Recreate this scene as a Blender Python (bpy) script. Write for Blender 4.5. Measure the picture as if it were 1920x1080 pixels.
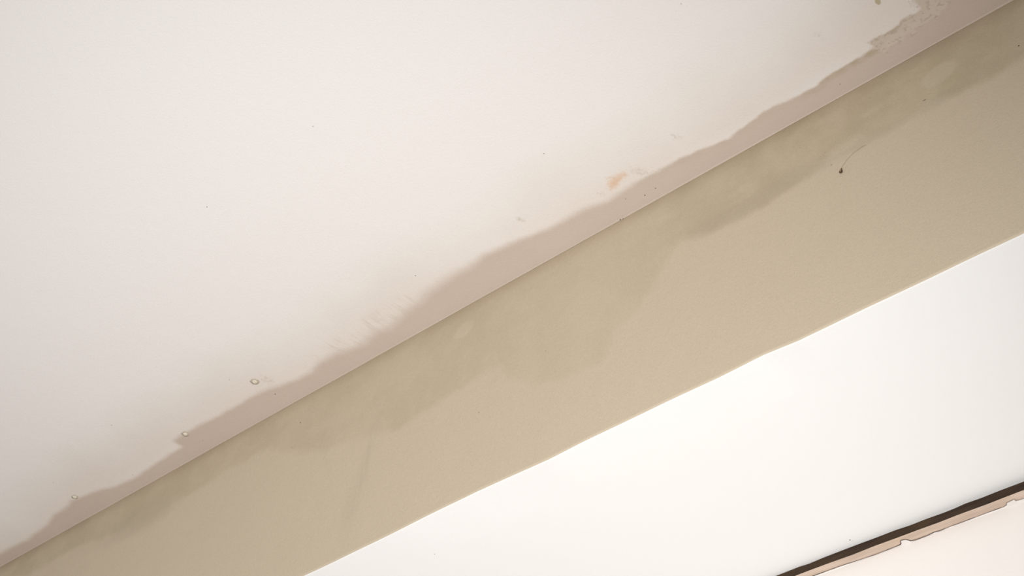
import bpy, bmesh, math, random
import numpy as np
from mathutils import Vector, Matrix

for o in list(bpy.data.objects):
    bpy.data.objects.remove(o, do_unlink=True)
scene = bpy.context.scene
C = scene.collection
random.seed(7)

# ------------------------------------------------------------------ camera
# Room axes: X runs along the wall (to the right), Y points at the wall, Z up. Floor at z = 0.
F = 2300.0                                    # focal length in pixels of a 1920 px wide frame
VPX, VPY = -3430.0, 2983.0                    # vanishing point of the wall/ceiling line in the photograph
CAM = np.array([0.0, 0.0, 1.60])
pitch = math.atan((VPY - 540) / F)
hl = np.array([VPX - 960, math.hypot(F, VPY - 540)]); hl /= np.linalg.norm(hl)
R_ = np.array([-hl[0], hl[1], 0.0])           # camera right in room axes
FH = np.array([-hl[1], -hl[0], 0.0])          # horizontal heading
FW = FH * math.cos(pitch) + np.array([0, 0, math.sin(pitch)])
UP = -FH * math.sin(pitch) + np.array([0, 0, math.cos(pitch)])
cam_data = bpy.data.cameras.new('camera')
cam = bpy.data.objects.new('camera', cam_data); C.objects.link(cam)
cam_data.sensor_width = 36.0; cam_data.lens = 36.0 * F / 1920.0
cam_data.clip_start = 0.02
M = Matrix((R_, UP, -FW)).transposed().to_4x4()
M.translation = Vector(CAM)
cam.matrix_world = M
scene.camera = cam

# ------------------------------------------------------------------ exposure, world and lamps
scene.view_settings.view_transform = 'Standard'
scene.view_settings.look = 'None'
scene.view_settings.exposure = 0.0
scene.view_settings.gamma = 1.0
w = bpy.data.worlds.new('world'); scene.world = w; w.use_nodes = True
bg = w.node_tree.nodes['Background']
bg.inputs[0].default_value = (0.985, 0.995, 1.02, 1)
bg.inputs[1].default_value = 0.44

def spot(name, loc, target, half_deg, power, col, soft=0.04):
    d = bpy.data.lights.new(name, 'SPOT'); d.spot_size = math.radians(2 * half_deg); d.spot_blend = 1.0
    d.energy = power; d.color = col; d.shadow_soft_size = soft
    o = bpy.data.objects.new(name, d); C.objects.link(o)
    o.location = loc
    o.rotation_euler = (Vector(target) - Vector(loc)).to_track_quat('-Z', 'Y').to_euler()
    return o
spot('fitted_spot', (0.22, -0.44, 0.96), (-1.13, 1.14, 2.5), 36.0, 214.0, (0.985, 1.0, 1.015))  # unseen source; place, aim and cone fitted to the brightness of the surfaces

# ------------------------------------------------------------------ pixel rays onto real planes
def ray(px, py):
    px = np.asarray(px, float); py = np.asarray(py, float)
    return ((px - 960) / F)[..., None] * R_ - ((py - 540) / F)[..., None] * UP + FW
def hitz(px, py, z):
    r = ray(px, py); return CAM + r * ((z - CAM[2]) / r[..., 2])[..., None]
def hity(px, py, y, k=0.0):                    # vertical plane  Y = y + k X
    r = ray(px, py); t = (y - CAM[1]) / (r[..., 1] - k * r[..., 0])
    return CAM + r * t[..., None]

L1 = lambda x: 1058.3 - 0.5598 * np.asarray(x, float)      # ceiling / beige wall
L2 = lambda x: 1350.2 - 0.4757 * np.asarray(x, float)    # beige wall / white soffit
ZC = 2.70                                                # ceiling height
p0 = hitz(960, L1(960), ZC); YW = p0[1]                  # beige face
p2 = hity(960, L2(960), YW); ZS = p2[2]                  # soffit height
Ya, Yb = hitz(1454, 1080, ZS), hitz(1920, 902.5, ZS)     # front top edge of the wooden batten
KB = 0.0; YB = Ya[1]
Ba, Bb = hity(1490, 1080, YB, KB), hity(1920, 918.4, YB, KB)

# ------------------------------------------------------------------ signed distance to outlines
def sdf(P, poly, closed=True):
    """P (n,2), poly (m,2): positive inside"""
    A = np.asarray(poly, float); B = np.roll(A, -1, 0)
    if not closed: A, B = A[:-1], B[:-1]
    best = np.full(len(P), 1e9); inside = np.zeros(len(P), bool)
    for a, b in zip(A, B):
        e = b - a; w_ = P - a
        t = np.clip((w_ @ e) / max(e @ e, 1e-12), 0, 1)
        q = w_ - t[:, None] * e
        best = np.minimum(best, np.hypot(q[:, 0], q[:, 1]))
        c = (a[1] > P[:, 1]) != (b[1] > P[:, 1])
        with np.errstate(divide='ignore', invalid='ignore'):
            xi = (b[0] - a[0]) * (P[:, 1] - a[1]) / (b[1] - a[1]) + a[0]
        inside ^= c & (P[:, 0] < xi)
    return np.where(inside, best, -best) if closed else best
def ceil_pts(pts):
    pts = np.array(pts, float); return hitz(pts[:, 0], pts[:, 1], ZC)[:, :2]
def wall_pts(pts):
    pts = np.array(pts, float); return hity(pts[:, 0], pts[:, 1], YW)[:, [0, 2]]
def blob(P, c, e, r, conv):
    """elongated soft spot: centre c and end e of its long axis in the photo, r = width / length"""
    q = conv([c, e]); c_ = q[0]; ax = q[1] - q[0]; L = np.hypot(*ax); ax = ax / L
    d = P - c_; u = d @ ax / L; v = (d @ np.array([-ax[1], ax[0]])) / (L * r)
    return np.exp(-(u * u + v * v) * 1.2)

# ------------------------------------------------------------------ mesh helpers
def link(name, me, mats=(), parent=None, **props):
    o = bpy.data.objects.new(name, me); C.objects.link(o)
    for m in mats: me.materials.append(m)
    if parent is not None: o.parent = parent
    for k, v in props.items(): o[k] = v
    return o
def grid_mesh(name, G, flip=False):
    """G: (rows, cols, 3)"""
    r, c = G.shape[:2]
    idx = np.arange(r * c).reshape(r, c)
    q = np.stack([idx[:-1, :-1], idx[:-1, 1:], idx[1:, 1:], idx[1:, :-1]], -1).reshape(-1, 4)
    if flip: q = q[:, ::-1]
    me = bpy.data.meshes.new(name)
    me.from_pydata(G.reshape(-1, 3).tolist(), [], q.tolist())
    return me
def attr(me, name, vals):
    a = me.attributes.new(name, 'FLOAT', 'POINT')
    v = np.zeros(len(me.vertices), np.float32); v[:len(vals)] = vals
    a.data.foreach_set('value', v)
def add_thickness(me, off):
    """turn a sheet into a closed slab: shifted copy of every face and rims along the border"""
    n = len(me.vertices); co = np.empty(n * 3, np.float32); me.vertices.foreach_get('co', co); co = co.reshape(-1, 3)
    faces = [tuple(p.vertices) for p in me.polygons]
    cnt = {}
    for f in faces:
        for a, b in zip(f, f[1:] + f[:1]): cnt[(a, b)] = 1
    rim = [(b, a, a + n, b + n) for (a, b) in cnt if (b, a) not in cnt]
    vals = {}
    for a in me.attributes:
        if a.domain == 'POINT' and a.data_type == 'FLOAT':
            v = np.empty(n, np.float32); a.data.foreach_get('value', v); vals[a.name] = v
    me.clear_geometry()
    me.from_pydata(np.concatenate([co, co + np.array(off, np.float32)]).tolist(), [], faces + [tuple(x + n for x in f[::-1]) for f in faces] + rim)
    for k, v in vals.items():
        a = me.attributes.get(k) or me.attributes.new(k, 'FLOAT', 'POINT')
        a.data.foreach_set('value', np.concatenate([v, v]))
def add_disc(bm, c, u, v, n, r, mat_index=1, h=0.0004, seed=0, elong=1.0):
    """low irregular bump of dirt on a surface"""
    rnd = random.Random(seed); N = 10
    ring = []
    for i in range(N):
        a = 2 * math.pi * i / N; rr = r * rnd.uniform(0.75, 1.15)
        ring.append(bm.verts.new(c + u * (math.cos(a) * rr * elong) + v * (math.sin(a) * rr)))
    top = bm.verts.new(c + n * h)
    for i in range(N):
        f = bm.faces.new((ring[i], ring[(i + 1) % N], top)); f.material_index = mat_index

# ------------------------------------------------------------------ materials
class NT:
    def __init__(s, name):
        s.m = bpy.data.materials.new(name); s.m.use_nodes = True
        s.t = s.m.node_tree; s.b = s.t.nodes['Principled BSDF']
        s.b.inputs['Specular IOR Level'].default_value = 0.25
    def n(s, typ, **kw):
        x = s.t.nodes.new(typ)
        for k, v in kw.items(): setattr(x, k, v)
        return x
    def set(s, sock, v):
        if isinstance(v, bpy.types.NodeSocket): s.t.links.new(v, sock)
        elif v is not None: sock.default_value = v
    def math(s, op, a, b=None, c=None, clamp=False):
        x = s.n('ShaderNodeMath', operation=op, use_clamp=clamp)
        s.set(x.inputs[0], a); s.set(x.inputs[1], b)
        if c is not None: s.set(x.inputs[2], c)
        return x.outputs[0]
    def attr(s, name):
        return s.n('ShaderNodeAttribute', attribute_name=name).outputs['Fac']
    def pos(s):
        return s.n('ShaderNodeNewGeometry').outputs['Position']
    def noise(s, scale, detail=3, rough=0.55, vec=None, rot=None, sc=None):
        v = vec or s.pos()
        if rot is not None or sc is not None:
            if rot is not None:
                mp = s.n('ShaderNodeMapping'); s.set(mp.inputs[0], v); mp.inputs['Rotation'].default_value = rot; v = mp.outputs[0]
            if sc is not None:
                mp = s.n('ShaderNodeMapping'); s.set(mp.inputs[0], v); mp.inputs['Scale'].default_value = sc; v = mp.outputs[0]
        x = s.n('ShaderNodeTexNoise'); s.set(x.inputs['Vector'], v)
        x.inputs['Scale'].default_value = scale; x.inputs['Detail'].default_value = detail
        x.inputs['Roughness'].default_value = rough
        return x.outputs['Fac']
    def ramp(s, v, lo, hi, a=0.0, b=1.0, smooth=True):
        x = s.n('ShaderNodeMapRange', interpolation_type='SMOOTHSTEP' if smooth else 'LINEAR')
        s.set(x.inputs['Value'], v)
        for k, q in zip(('From Min', 'From Max', 'To Min', 'To Max'), (lo, hi, a, b)): s.set(x.inputs[k], q)
        return x.outputs[0]
    def mix(s, fac, a, b, blend='MIX'):
        x = s.n('ShaderNodeMix', data_type='RGBA', blend_type=blend)
        s.set(x.inputs[0], fac); s.set(x.inputs[6], (*a, 1) if isinstance(a, tuple) else a)
        s.set(x.inputs[7], (*b, 1) if isinstance(b, tuple) else b)
        return x.outputs[2]
    def bump(s, h, strength, dist=0.001):
        x = s.n('ShaderNodeBump'); x.inputs['Strength'].default_value = strength
        x.inputs['Distance'].default_value = dist; s.set(x.inputs['Height'], h)
        s.set(s.b.inputs['Normal'], x.outputs[0])
    def base(s, c, rough=0.8):
        s.set(s.b.inputs['Base Color'], (*c, 1) if isinstance(c, tuple) else c)
        s.set(s.b.inputs['Roughness'], rough)
        return s.m

def simple(name, col, rough=0.7, var=0.1, scale=300):
    s = NT(name); n = s.noise(scale, 3)
    c2 = tuple(x * (1 - var) for x in col)
    return s.base(s.mix(n, c2, col), rough)

WHITE = (0.80, 0.765, 0.735)
def mat_ceiling():
    s = NT('ceiling_paint')
    col = s.mix(s.noise(2.2, 2), (0.795, 0.757, 0.728), (0.81, 0.777, 0.745))
    # broad faint old damp above the tide line, with corner shade painted in
    wash_shade = s.math('ADD', s.attr('wash_shade'), s.math('MULTIPLY', s.math('SUBTRACT', s.noise(7, 3), 0.5), 0.10))
    col = s.mix(s.ramp(wash_shade, -0.05, 0.095, 0, 0.46), col, (0.60, 0.50, 0.41))
    # tide band
    jit = s.math('MULTIPLY', s.math('SUBTRACT', s.noise(70, 4, 0.6), 0.5), 0.0065)
    d = s.math('ADD', s.attr('band'), jit)
    soft = s.ramp(s.attr('softness'), 0, 1, 0.0012, 0.013, smooth=False)
    band = s.ramp(d, s.math('MULTIPLY', soft, -1.0), soft)
    bcol = s.mix(s.noise(14, 3), (0.525, 0.430, 0.362), (0.56, 0.465, 0.392))
    col = s.mix(band, col, bcol)
    # thin darker rim of the tide line, strongest at the right
    rim = s.math('MULTIPLY', s.ramp(d, -0.001, 0.002), s.ramp(d, 0.003, 0.011, 1, 0))
    rim = s.math('MULTIPLY', rim, s.attr('rim'))
    col = s.mix(s.math('MULTIPLY', rim, s.ramp(s.noise(60, 3), 0.35, 0.65, 0.3, 1)), col, (0.44, 0.36, 0.26))
    # flaking, crumbly zone at the far right
    cd = s.math('ADD', s.attr('crumb'), s.math('MULTIPLY', s.math('SUBTRACT', s.noise(95, 4, 0.7), 0.5), 0.03))
    inz = s.ramp(cd, -0.001, 0.002)
    col = s.mix(s.math('MULTIPLY', inz, 0.6), col, (0.60, 0.515, 0.435))
    nz = s.noise(170, 4, 0.7)
    pits = s.math('MULTIPLY', s.math('MULTIPLY', s.ramp(cd, -0.006, 0.0), s.ramp(cd, 0.006, 0.018, 1, 0.15)), s.ramp(nz, 0.53, 0.63))
    col = s.mix(s.math('MULTIPLY', pits, 0.6), col, (0.40, 0.33, 0.25))
    # brush marks along the tide line
    br = s.noise(85, 4, 0.7, rot=(0, 0, -BRUSH), sc=(0.22, 1.6, 1))
    brm = s.math('MULTIPLY', s.ramp(s.attr('brush'), 0.15, 1.0), s.ramp(br, 0.44, 0.64))
    col = s.mix(s.math('MULTIPLY', brm, 0.42), col, (0.56, 0.48, 0.40))
    # grey smudges, orange stain, yellow-brown spots
    sp = s.noise(230, 4, 0.75)
    sm = s.ramp(s.math('ADD', s.attr('smudge'), s.math('MULTIPLY', s.math('SUBTRACT', sp, 0.5), 3.0)), 0.2, 1.6)
    sm = s.math('MULTIPLY', sm, s.ramp(s.attr('smudge'), 0.08, 0.3))
    col = s.mix(s.math('MULTIPLY', sm, 0.8), col, (0.46, 0.40, 0.33))
    og = s.ramp(s.math('ADD', s.attr('orange'), s.math('MULTIPLY', s.math('SUBTRACT', sp, 0.5), 1.8)), 0.1, 1.4)
    og = s.math('MULTIPLY', og, s.ramp(s.attr('orange'), 0.05, 0.3))
    col = s.mix(s.math('MULTIPLY', og, 0.85), col, (0.66, 0.44, 0.29))
    yb = s.ramp(s.math('ADD', s.attr('spot'), s.math('MULTIPLY', s.math('SUBTRACT', sp, 0.5), 0.8)), 0.4, 0.65)
    col = s.mix(s.math('MULTIPLY', yb, 0.75), col, (0.40, 0.33, 0.18))
    col = s.mix(s.ramp(s.noise(800, 2, 0.7), .3, .7, 0.03, 0), col, (0, 0, 0))
    h = s.math('ADD', s.noise(420, 3), s.math('MULTIPLY', s.noise(25, 2), 1.5))
    h = s.math('SUBTRACT', h, s.math('MULTIPLY', pits, 2.0))
    s.bump(h, 0.22, 0.0012)
    return s.base(col, 0.85)

def mat_wall():
    s = NT('beige_wall_paint')
    col = s.mix(s.noise(5, 3), (0.532, 0.441, 0.319), (0.549, 0.457, 0.334))
    jit = s.math('MULTIPLY', s.math('SUBTRACT', s.noise(28, 4, 0.6), 0.5), 0.020)
    d = s.math('ADD', s.attr('damp'), jit)
    m = s.ramp(d, -0.006, 0.009)
    damp = s.mix(s.ramp(s.noise(18, 4), 0.35, 0.65), (0.445, 0.366, 0.248), (0.495, 0.410, 0.286))
    col = s.mix(s.math('MULTIPLY', m, s.attr('dampstr')), col, damp)
    # second, darker lobe along the lower tide line, plus painted corner shade upper right
    d2 = s.math('ADD', s.attr('tide_shade'), s.math('MULTIPLY', s.math('SUBTRACT', s.noise(20, 3), 0.5), 0.8))
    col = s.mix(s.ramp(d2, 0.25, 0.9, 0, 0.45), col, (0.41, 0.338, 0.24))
    # lighter patches and light / dark vertical wipes
    col = s.mix(s.ramp(s.attr('light'), 0.2, 0.7, 0, 0.42), col, (0.57, 0.48, 0.36))
    st = s.noise(30, 3, 0.6, sc=(3.0, 1, 0.25))
    k = s.math('MULTIPLY', s.attr('streak'), s.ramp(st, 0.35, 0.65, 0.3, 1.0))
    col = s.mix(s.math('MULTIPLY', k, 0.55), col, (0.42, 0.35, 0.255))
    col = s.mix(s.ramp(s.noise(800, 2, 0.7), .3, .7, 0.075, 0), col, (0, 0, 0))
    h = s.math('ADD', s.noise(420, 3), s.math('MULTIPLY', s.noise(18, 3), 2.5))
    s.bump(h, 0.25, 0.0012)
    return s.base(col, 0.7)

def mat_white(name, a, b):
    s = NT(name)
    col = s.mix(s.noise(3, 2), a, b)
    s.bump(s.math('ADD', s.noise(380, 3), s.math('MULTIPLY', s.noise(12, 2), 2.0)), 0.12, 0.001)
    return s.base(col, 0.75)

def mat_dark_wood():
    s = NT('dark_stained_wood')
    g = s.noise(60, 4, 0.65, sc=(0.25, 1, 1.6)); g2 = s.noise(9, 2)
    col = s.mix(s.ramp(g, 0.3, 0.7), (0.027, 0.014, 0.008), (0.055, 0.032, 0.017))
    col = s.mix(s.ramp(g2, 0.4, 0.7, 0, 0.6), col, (0.07, 0.042, 0.017))
    s.bump(g, 0.3, 0.0006)
    return s.base(col, 0.75)
def mat_raw_wood():
    s = NT('raw_pale_wood')
    g = s.noise(55, 4, 0.6, sc=(0.3, 1.5, 1)); g2 = s.noise(16, 3)
    col = s.mix(s.ramp(g, 0.3, 0.7), (0.50, 0.385, 0.30), (0.62, 0.495, 0.40))
    col = s.mix(s.ramp(g2, 0.5, 0.75, 0, 0.7), col, (0.66, 0.46, 0.30))
    col = s.mix(s.ramp(s.attr('edge'), 0.0005, 0.0015, s.ramp(s.noise(40, 3), .35, .6, .35, .95), 0), col, (0.07, 0.045, 0.035))
    s.bump(g, 0.4, 0.0008)
    return s.base(col, 0.8)

q = ceil_pts([(738, 565), (762, 580)]); BRUSH = math.atan2(q[1][1] - q[0][1], q[1][0] - q[0][0])
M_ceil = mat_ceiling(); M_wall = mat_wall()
M_soffit = mat_white('white_soffit_paint', (0.795, 0.775, 0.75), (0.81, 0.79, 0.765))
M_back = mat_white('white_wall_paint', (0.745, 0.695, 0.65), (0.765, 0.715, 0.67))
M_dirt = simple('dark_dirt', (0.05, 0.035, 0.022), 0.9)
M_dirt2 = simple('brown_grey_dirt', (0.25, 0.19, 0.14), 0.9)
M_bead = simple('paint_bead', (0.50, 0.41, 0.335), 0.6, 0.05)

# ------------------------------------------------------------------ ceiling
px = np.arange(-160, 2240, 4.0)
cols = hitz(px, L1(px), ZC)[:, 0]
cols = np.unique(np.concatenate([[-9, -7, -6], cols[(cols > -5.5)], [1.2, 1.6, 2.2]]))
rows = np.concatenate([[-0.006], np.arange(0, 0.22, 0.0028), np.geomspace(0.225, 2.6, 40)])
X, D = np.meshgrid(cols, rows)
G = np.stack([X, YW - D, np.full_like(X, ZC)], -1)
me = grid_mesh('ceiling', G)
P = G.reshape(-1, 3)[:, :2]
TIDE = [(0,1037),(49,1013),(86,986),(102,966),(126,950),(134,939),(155,931),(179,921),(220,911),(253,895),(285,874),(318,852),
        (342,838),(326,827),(338,817),(350,811),(367,801),(407,781),(448,758),(475,742),(500,730),(520,724),(560,710),(585,695),
        (600,678),(625,665),(650,656),(682,642),(702,622),(730,612),(745,597),(760,582),(785,565),(802,547),(827,530),(845,517),
        (880,500),(905,479),(927,470),(955,457),(995,442),(1032,427),(1070,405),(1095,392),(1137,377),(1175,352),(1205,335),
        (1235,320),(1270,300),(1305,284),(1330,275),(1367,259),(1387,242),(1412,225),(1430,210),(1447,202),(1470,192),(1495,180),
        (1532,160),(1547,145),(1562,135),(1590,120),(1615,105),(1640,88),(1628,80),(1657,64),(1685,47),(1690,37),(1717,25),
        (1727,14),(1715,0),(1700,-40),(1760,-90),(1900,-150),(2100,-250)]
band_poly = [(-200, 1140)] + TIDE + [(2300, -100), (1900, 20), (960, 560), (0, 1100), (-200, 1200)]
attr(me, 'band', sdf(P, ceil_pts(band_poly)))
def along(P, conv, pts):                       # piecewise value along X: list of (pixel x, pixel y, value)
    q = conv([p[:2] for p in pts]); return np.interp(P[:, 0], q[:, 0], [p[2] for p in pts])
attr(me, 'softness', along(P, ceil_pts, [(0,1037,.5),(300,860,.35),(430,765,.35),(560,710,.5),(700,622,.9),(840,520,1),(900,480,.7),(1000,440,.35),(1100,392,.6),(1180,350,.4),(1300,285,.12),(1700,30,.1)]))
attr(me, 'rim', along(P, ceil_pts, [(0,1037,.05),(560,710,.0),(1180,352,0),(1235,320,.3),(1330,275,.15),(1500,180,.1),(1530,160,.8),(1640,88,1),(1700,40,.5)]))
crumb = [(1640,90),(1628,80),(1657,64),(1685,47),(1690,37),(1717,25),(1727,14),(1712,-5),(1790,-20),(1772,14),(1747,34),(1722,56),(1690,77),(1660,94)]
attr(me, 'crumb', sdf(P, ceil_pts(crumb)))
wash_shade = [(-200,1130),(60,900),(230,780),(380,690),(560,600),(700,500),(900,400),(1060,310),(1200,230),(1400,110),(1500,20),(1560,-80),(2300,-500),(2300,0),(1900,20),(960,560),(0,1100),(-200,1200)]
attr(me, 'wash_shade', sdf(P, ceil_pts(wash_shade)))
B = lambda c, e, r: blob(P, c, e, r, ceil_pts)
attr(me, 'brush', np.clip(B((745,577),(810,545),.35) + B((660,640),(740,600),.35) + .6*B((600,668),(640,650),.4) + .4*B((840,505),(880,480),.4), 0, 1))
attr(me, 'smudge', np.clip(1.1*B((976,412),(989,416),.35) + .4*B((950,425),(964,430),.5) + .8*B((1268,257),(1282,262),.5) + .42*B((1200,322),(1218,330),.5)
     + .6*B((1176,243),(1182,240),.5) + .6*B((1128,364),(1140,367),.5) + .5*B((1540,68),(1552,74),.5) + .4*B((1528,62),(1540,62),.6)
     + .7*B((500,712),(516,722),.6) + .5*B((1240,316),(1250,312),.5) + .35*B((1190,325),(1250,318),.4), 0, 1.2))
attr(me, 'orange', np.clip(1.1*B((1150,345),(1158,331),.75) + 1.0*B((1168,328),(1181,324),.6) + .5*B((1141,334),(1150,332),.5) + .5*B((1158,337),(1165,331),.5) + .7*B((1557,142),(1564,137),.4), 0, 1.1))
attr(me, 'spot', np.clip(B((1646,3),(1650,10),.6) + .8*B((1275,7),(1279,10),.9) + .35*B((1640,-6),(1660,-2),.6), 0, 1))
add_thickness(me, (0, 0, 0.10))
bm = bmesh.new(); bm.from_mesh(me)
V = lambda a: Vector([float(x) for x in a])
def specks(conv3, u, v, n, pts, bm):
    for i, (x, y, r, k, mi) in enumerate(pts):
        p = V(conv3(x, y)); dist = (p - V(CAM)).length
        add_disc(bm, p - n * 0.00005, u, v, n, r * dist / F, mi, seed=i, elong=k)
specks(lambda x, y: hitz(x, y, ZC), Vector((1,0,0)), Vector((0,-1,0)), Vector((0,0,-1)),
       [(1209,366,1.3,1,1),(587,237,1.0,1.3,2),(388,388,1.2,1,2),(1020,288,1.2,1.5,2),(779,517,1.4,1,2),(1229,353,1.5,1,2),
        (1173,373,1.2,1,2),(430,712,1.1,1,2),(516,739,1.6,1.3,2),(249,890,1.0,1,2),(209,797,1.0,1,2),(100,905,.9,1,2),(1575,158,1.2,1,2),(380,826,1.0,1,2)], bm)
bm.to_mesh(me); bm.free()
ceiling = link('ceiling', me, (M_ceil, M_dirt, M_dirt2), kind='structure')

# ------------------------------------------------------------------ beige wall face under the ceiling
wob = lambda x: (0.0009*np.sin(x*9.1+1) + 0.0006*np.sin(x*23.7) + 0.0005*np.sin(x*61+2))
pl = np.arange(-160, 2240, 5.0)
wcols = hity(pl, L1(pl), YW)[:, 0]
wcols = np.unique(np.concatenate([[-9, -7, -6], wcols[wcols > -5.5], [1.2, 1.6, 2.2]]))
t = np.concatenate([np.linspace(0, 0.5, 60), np.linspace(0.51, 1, 40)])
# real lower edge, traced: slightly uneven height along the wall
ex = np.array([(568,1080),(700,1017.5),(893,922.5),(965,890.2),(1030,860.5),(1100,825.6),(1200,777.4),(1350,705.6),(1430,665.6),(1500,636.6),(1512,630.4),(1650,565.4),(1800,494),(1920,437)])
eq = hity(ex[:, 0], ex[:, 1], YW)
zlow = np.interp(wcols, eq[:, 0], eq[:, 2]) + 0.4 * wob(wcols)
Xw, T = np.meshgrid(wcols, t)
Zw = ZC + (zlow[None, :] - ZC) * T
HW = np.clip(0.026 - (ZC - Zw), 0, 0.026)  # wall top shaped to curve back, so the strip under the ceiling darkens
G = np.stack([Xw, YW + 0.26 * HW**2 / (2 * 0.026), Zw], -1)
me = grid_mesh('wall_front', G)
P = G.reshape(-1, 3)[:, [0, 2]]
DAMP = [(-200,1175),(60,1075),(140,1030),(200,1005),(260,985),(300,962),(340,935),(380,912),(430,880),(470,858),(500,846),(560,852),(620,842),(680,818),(740,808),(800,772),
        (850,738),(880,722),(915,700),(935,690),(950,712),(1000,722),(1050,714),(1090,695),(1130,680),(1145,650),(1150,622),(1200,575),(1235,520),
        (1262,470),(1275,452),(1320,445),(1360,425),(1385,408),(1440,385),(1500,340),(1530,318),(1560,285),(1600,262),(1660,255),
        (1700,225),(1740,196),(1800,178),(1860,150),(1920,105),(2100,20)]
damp_poly = DAMP + [(2300,-300),(1900,-30),(960,500),(0,1040),(-300,1220)]
attr(me, 'damp', sdf(P, wall_pts(damp_poly)))
attr(me, 'dampstr', along(P, wall_pts, [(0,1075,.9),(340,900,.75),(600,780,.62),(800,700,.66),(1000,640,.42),(1150,560,.32),(1250,480,.6),(1330,420,.85),(1500,300,1),(1900,80,1)]))
B = lambda c, e, r: blob(P, c, e, r, wall_pts)
attr(me, 'tide_shade', np.clip(.9*B((1460,350),(1570,285),.28) + .8*B((1640,255),(1730,205),.25) + .8*B((1330,420),(1420,385),.3) + .7*B((1800,165),(1890,110),.3)
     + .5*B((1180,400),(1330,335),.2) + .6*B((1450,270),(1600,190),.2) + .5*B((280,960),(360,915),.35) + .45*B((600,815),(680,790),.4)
     + .6*B((240,985),(120,1040),.25) + .7*B((1790,62),(1900,-5),.35) + .45*B((1690,112),(1760,75),.3), 0, 1))  # upper right blobs put the shade under the ceiling corner into the colour
attr(me, 'light', np.clip(1.1*B((1768,134),(1792,112),.8) + 1.0*B((1748,148),(1735,165),.8) + 1.1*B((872,617),(888,600),.85) + .8*B((862,626),(850,636),.5)
     + .5*B((1095,487),(1103,485),.8) + .45*B((1640,205),(1700,170),.3) + .5*B((700,735),(715,700),.2) + .5*B((1390,355),(1450,320),.25)
     + .5*B((930,672),(938,700),.25) + .45*B((1240,410),(1300,385),.25) + .4*B((350,900),(365,880),.6), 0, 1))
attr(me, 'streak', np.clip(.8*B((680,890),(655,985),.13) + .3*B((692,850),(702,800),.12) + .25*B((925,700),(930,640),.12) + .4*B((648,960),(640,1010),.2)
     + .2*B((1120,700),(1125,640),.12) + .3*B((610,860),(600,820),.1) + .2*B((1010,620),(1008,570),.2), 0, 1))
add_thickness(me, (0, 0.012, 0))
bm = bmesh.new(); bm.from_mesh(me)
def on_wall(x, y):
    h = min(0.026, max(0, 0.026 - (ZC - hity(x, y, YW)[2])))
    return hity(x, y, YW + 0.26 * h * h / 0.052)
specks(on_wall, Vector((1,0,0)), Vector((0,0,1)), Vector((0,-1,0)),
       [(563,792.5,1.5,1,1),(1163,411.5,1.6,1,1),(1168,410,1.1,1,1),(1023,658,1.2,1,2),(898,773,1.4,1,2),(1910,86,1.6,1,1),(1733,188,1.8,2.2,2),(1547,286,1.2,1,2),
        (1559,309,1.3,2,2),(547,839,1.0,1,2),(1500,277,.9,1,2),(822,583,1.0,1,2)], bm)
bm.to_mesh(me); bm.free()
for p in me.polygons: p.use_smooth = len(p.vertices) == 4
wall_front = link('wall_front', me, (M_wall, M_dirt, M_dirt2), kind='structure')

# painted bead in the corner between ceiling and wall
bc = wcols[(wcols > -6.5)]
rr = 0.0021 + 0.0003*np.sin(bc*13) + 0.0002*np.sin(bc*41+1)
G = []
for a in np.linspace(0, math.pi/2, 5):
    # concave fillet from the ceiling down to the wall
    G.append(np.stack([bc, YW + .0034 - rr*(1-np.sin(a)), ZC - rr*(1-np.cos(a))], -1))
me = grid_mesh('corner_bead', np.array(G))
for p in me.polygons: p.use_smooth = True
link('trim_1', me, (M_bead,), kind='structure')

# ------------------------------------------------------------------ white soffit below the beige face
YE = YB + 0.05
scol = np.unique(np.concatenate([[-9,-7,-6], wcols[::2], [2.2]]))
zl = np.interp(scol, wcols, zlow)
ys_back = YB + KB*scol
G = [np.stack([scol, np.full_like(scol, YW + .0002), zl - 0.0001], -1),
     np.stack([scol, np.full_like(scol, YW + .0004), zl - 0.0003], -1)]
for k in np.concatenate([[0.004, .03, .08], np.linspace(.15, 1, 14)]):
    y = YW + (ys_back + 0.10 - YW) * k
    f = min(1, k/0.15)
    G.append(np.stack([scol, y, (zl - 0.0005)*(1-f) + (ZS)*f], -1))
me = grid_mesh('soffit', np.array(G), flip=True)
add_thickness(me, (0, 0, 0.012))
bm = bmesh.new(); bm.from_mesh(me)
specks(lambda x, y: hitz(x, y, ZS), Vector((1,0,0)), Vector((0,-1,0)), Vector((0,0,-1)),
       [(1593.5,1012.5,1.5,1,1),(815,1039,1.1,1,1),(1598,1014,.8,1,2)], bm)
bm.to_mesh(me); bm.free()
soffit = link('ceiling_soffit', me, (M_soffit, M_dirt, M_dirt2), kind='structure')

# ------------------------------------------------------------------ wooden batten in the corner of soffit and wall
top = np.array([(1454,1080),(1500,1062),(1515,1057.5),(1545,1045),(1580,1031.5),(1610,1020),(1640,1009),(1680,993.5),(1706,985),(1735,973.5),(1770,961),(1790,953),(1810,944),(1840,933.5),(1875,919.5),(1920,902.5)])
mid = np.array([(1490,1080),(1520,1068.5),(1553,1056.2),(1600,1039.5),(1640,1023.5),(1680,1009),(1720,994),(1760,979.5),(1800,963.8),(1850,945.6),(1880,933.8),(1920,918.4)])
low = np.array([(1523,1080),(1575,1061),(1640,1039.6),(1665,1030),(1688.5,1020.5),(1690.5,1015),(1687.5,1014),(1690,1012.5),(1697,1011),(1702,1012),(1707,1013.6),(1716,1012),(1726,1008.5),
                (1740,1003),(1751,997.5),(1762,994.5),(1780,987),(1800,980),(1850,961),(1882,949.5),(1887,946),(1887.6,942),(1896,938),(1901,935.5),(1904,938.4),(1910,937),(1920,933.8)])
ptop = hitz(top[:,0], top[:,1], ZS)
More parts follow.
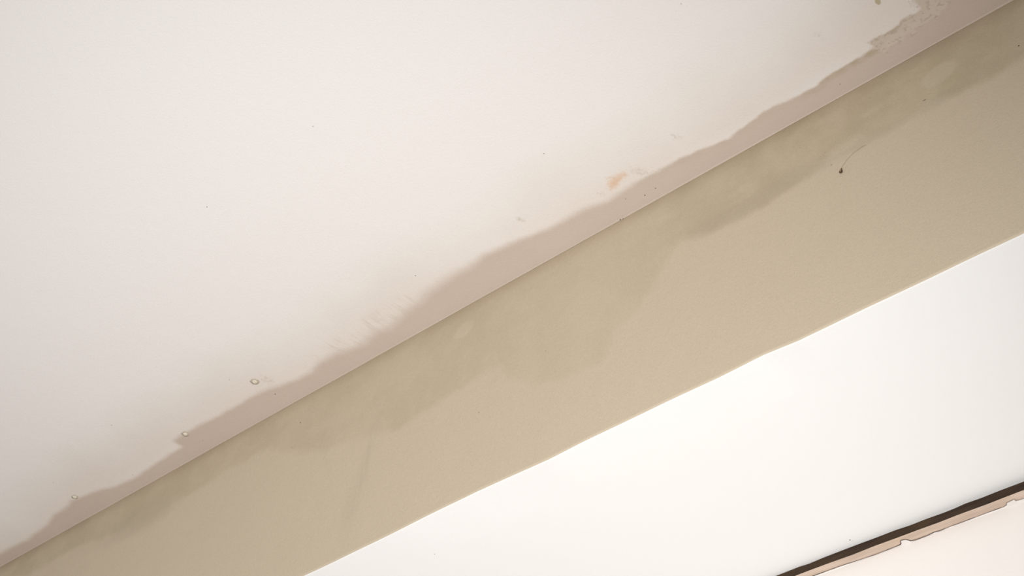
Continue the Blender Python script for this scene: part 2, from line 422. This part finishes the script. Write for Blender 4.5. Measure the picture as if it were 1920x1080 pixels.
pmid = hity(mid[:,0], mid[:,1], YB, KB)
kz = np.polyfit(pmid[:,0], pmid[:,2], 1); ZBf = lambda x: np.polyval(kz, np.clip(x, pmid[0,0] - .1, pmid[-1,0] + .1))
# underside plane z = kz0*x + kz1
r = ray(low[:,0], low[:,1]); tt = (kz[1] - CAM[2] + 0*low[:,0]) / (r[:,2] - kz[0]*r[:,0]); plow = CAM + r*tt[:,None]
kw = np.polyfit(plow[[0,1,2,3,19],0] if len(plow) > 19 else plow[:,0], plow[[0,1,2,3,19],1] if len(plow) > 19 else plow[:,1], 1)
x0, x1 = plow[0,0] - 4.0, plow[-1,0] + 1.2
bx = np.unique(np.concatenate([[x0], np.arange(plow[0,0]-.3, x1, 0.004), plow[:,0], [x1]]))
ytop = np.interp(bx, ptop[:,0], ptop[:,1] - (YB + KB*ptop[:,0]), left=None, right=None) + YB + KB*bx
zmid = np.interp(bx, pmid[:,0], pmid[:,2] - ZBf(pmid[:,0]), left=0, right=0) + ZBf(bx)
yin = np.polyval(kw, np.clip(bx, plow[0,0] - .1, plow[-1,0] + .1))                      # wall line
ylow = yin + np.interp(bx, plow[:,0], plow[:,1] - np.polyval(kw, plow[:,0]), left=0, right=0)
root = bpy.data.objects.new('wooden_batten', None); C.objects.link(root)
root.location = (float(plow[5,0]), float(YB + KB*plow[5,0]), float(ZBf(plow[5,0])))
root['label'] = 'wooden batten with dark front and pale chipped underside, along the white soffit'
root['category'] = 'wooden batten'
off = np.array(root.location)
yf = YB + KB*bx
G = np.array([np.stack([bx, ytop, np.full_like(bx, ZS - .0001)], -1)] +
             [np.stack([bx, ytop*(1-k) + yf*k, ZS*(1-k) + zmid*k], -1) for k in (.25,.5,.75,1.0)]) - off
me = grid_mesh('front_face', G)
add_thickness(me, (0, 0.001, 0))
fr = link('front_face', me, (mat_dark_wood(),), root); fr['label'] = 'dark brown stained front face'
Gs = [np.stack([bx, yf + .0001, zmid - .0001], -1), np.stack([bx, yf + .0004, zmid - .0004], -1)]
fr_ = np.concatenate([np.linspace(.1, .8, 6), np.linspace(.84, 1.06, 12)])
for k in fr_:
    y = yf + (ylow - yf)*k
    Gs.append(np.stack([bx, y, (zmid*(1-min(k,1)) + ZBf(bx)*min(k,1)) - .0004], -1))
Gs = np.array(Gs)
me = grid_mesh('underside', Gs - off)
Pq = Gs.reshape(-1,3)[:, :2]
attr(me, 'edge', np.abs(sdf(Pq, np.stack([bx, ylow], -1), closed=False)))
add_thickness(me, (0, 0.0004, 0.0006))
un = link('underside', me, (mat_raw_wood(),), root); un['label'] = 'pale raw underside with chipped edge'

# ------------------------------------------------------------------ white wall behind, its plaster edge lapping the batten
zb = ZBf(bx)
G = []
for dz, f in ((-0.0008, 1.0), (-0.0012, 1.0), (-0.0016, .5), (-0.0020, 0), (-0.05, 0), (-0.5, 0), (-1.2, 0)):
    G.append(np.stack([bx, yin + (ylow - yin)*f, zb + dz], -1))
G.append(np.stack([bx, yin, np.zeros_like(bx)], -1))
me = grid_mesh('wall_back', np.array(G))
add_thickness(me, (0, 0.1, 0))
link('wall_back', me, (M_back,), kind='structure')

# ------------------------------------------------------------------ three screw heads under the ceiling paint
M_screw = simple('cream_painted_screw', (0.72, 0.66, 0.53), 0.5, 0.06)
M_ring = simple('grey_cracked_paint', (0.50, 0.43, 0.35), 0.9, 0.1)
names = ['raised painted screw head on the ceiling, highest and most yellow of the three',
         'raised painted screw head at the edge of the damp band, middle one of the three',
         'raised painted screw head on the ceiling, lowest and leftmost of the three']
for (sx, sy, rp), lab in zip(((477.5,715.5,5.2),(347.5,813.7,4.6),(140.3,931.8,4.0)), names):
    c = V(hitz(sx, sy, ZC)); r_ = rp * (c - V(CAM)).length / F
    o = bpy.data.objects.new('screw_head', None); C.objects.link(o); o.location = c
    o['label'] = lab; o['category'] = 'screw'; o['group'] = 'painted screw heads on the ceiling'
    N = 20
    prof = [(1.0, 0), (.98, .18), (.8, .36), (.5, .46), (.22, .50), (.16, .40)]
    vs = []; fs = []
    for rr_, h in prof:
        for i in range(N):
            a = 2*math.pi*i/N; vs.append((r_*rr_*math.cos(a), r_*rr_*math.sin(a), -r_*h*.8))
    for j in range(len(prof)-1):
        for i in range(N): fs.append((j*N+i, j*N+(i+1)%N, (j+1)*N+(i+1)%N, (j+1)*N+i))
    fs.append(tuple(range((len(prof)-1)*N, len(prof)*N)))
    me = bpy.data.meshes.new('head'); me.from_pydata(vs, [], fs)
    for p in me.polygons: p.use_smooth = True
    link('head', me, (M_screw,), o)
    vs = []; fs = []; rnd = random.Random(sx)
    ring = [(1.0, .25), (1.25, .16), (1.55, .02)]
    for k, (rr_, h) in enumerate(ring):
        for i in range(N):
            a = 2*math.pi*i/N; j_ = 1 + (0 if k == 0 else .14*rnd.uniform(-1, 1))
            vs.append((r_*rr_*j_*math.cos(a), r_*rr_*j_*math.sin(a), -r_*h))
    for j in range(2):
        for i in range(N): fs.append((j*N+i, j*N+(i+1)%N, (j+1)*N+(i+1)%N, (j+1)*N+i))
    me = bpy.data.meshes.new('paint_ring'); me.from_pydata(vs, [], fs)
    link('paint_ring', me, (M_ring,), o)

# ------------------------------------------------------------------ insect case hanging by a thread on the beige wall
root = bpy.data.objects.new('insect_cocoon', None); C.objects.link(root)
cc = V(hity(1578, 321, YW)); root.location = cc
root['label'] = 'tiny dark brown teardrop insect cocoon hanging by a thread on the beige wall'
root['category'] = 'cocoon'
sc = (cc - V(CAM)).length / F
tip = V(hity(1578.7, 316, YW)) - cc; bot = V(hity(1577.3, 325.4, YW)) - cc
ax = bot - tip; L = ax.length; ax.normalize(); side = ax.cross(Vector((0, -1, 0))).normalized(); nn = Vector((0, -1, 0))
prof = [(0, .05), (.12, .3), (.3, .5), (.5, .72), (.7, .95), (.85, 1.0), (.95, .8), (1.0, .45)]
N = 14; vs = []; fs = []
for tt_, rw in prof:
    for i in range(N):
        a = 2*math.pi*i/N; k = 1 + .10*math.sin(5*a + 7*tt_)
        vs.append(tuple(tip + ax*(L*tt_) + side*(3.2*sc*rw*k*math.cos(a)) + nn*(2.0*sc*rw*k*math.sin(a) + 2.0*sc)))
for j in range(len(prof)-1):
    for i in range(N): fs.append((j*N+i, j*N+(i+1)%N, (j+1)*N+(i+1)%N, (j+1)*N+i))
fs.append(tuple(range(N))[::-1]); fs.append(tuple(range((len(prof)-1)*N, len(prof)*N)))
me = bpy.data.meshes.new('case'); me.from_pydata(vs, [], fs)
s = NT('cocoon_case'); g = s.noise(500, 3)
M_case = s.base(s.mix(s.ramp(g, .4, .62), (0.035, 0.018, 0.008), (0.16, 0.10, 0.055)), .8)
link('case', me, (M_case,), root)
# lighter belly of the case
vs = []; fs = []
for j, (tt_, rw) in enumerate([(.35, .12), (.5, .34), (.68, .42), (.82, .15)]):
    for i in range(5):
        u = (i/4 - .5)*2
        vs.append(tuple(tip + ax*(L*tt_) + side*(3.2*sc*rw*u) + nn*((4.15 - .5*u*u*rw)*sc)))
for j in range(3):
    for i in range(4): fs.append((j*5+i, j*5+i+1, (j+1)*5+i+1, (j+1)*5+i))
me = bpy.data.meshes.new('pale_patch'); me.from_pydata(vs, [], fs)
link('pale_patch', me, (simple('tan_silk', (0.30, 0.21, 0.13), .8),), root)['label'] = 'lighter brown patch'
th = [(1578.7,317),(1579.5,313),(1583,307),(1588,300.5),(1594,293.5),(1600,287.5),(1606,283),(1612,278.5),(1617,275),(1624,272)]
cu = bpy.data.curves.new('thread', 'CURVE'); cu.dimensions = '3D'; cu.bevel_depth = .33*sc; cu.bevel_resolution = 1
sp = cu.splines.new('POLY'); sp.points.add(len(th)-1)
for k, (x, y) in enumerate(th):
    p = V(hity(x, y, YW)) - cc + nn*(0.5*sc); sp.points[k].co = (*p, 1)
    sp.points[k].radius = 1.7 if k in (7, 8) else 1.0
tmp = bpy.data.objects.new('tmp', cu); C.objects.link(tmp)
me = bpy.data.meshes.new_from_object(tmp.evaluated_get(bpy.context.evaluated_depsgraph_get()))
bpy.data.objects.remove(tmp)
link('thread', me, (simple('grey_brown_thread', (0.36, 0.285, 0.205), .8),), root)

# ------------------------------------------------------------------ floor, well below the view
G = np.array([[[-9, -3, 0], [2.5, -3, 0]], [[-9, 2.6, 0], [2.5, 2.6, 0]]], float)
me = grid_mesh('floor', G); add_thickness(me, (0, 0, -.05))
s = NT('floor_boards'); g = s.noise(8, 4, sc=(.2, 2, 1))
link('floor', me, (s.base(s.mix(g, (.30, .21, .13), (.38, .28, .18)), .5),), kind='structure')
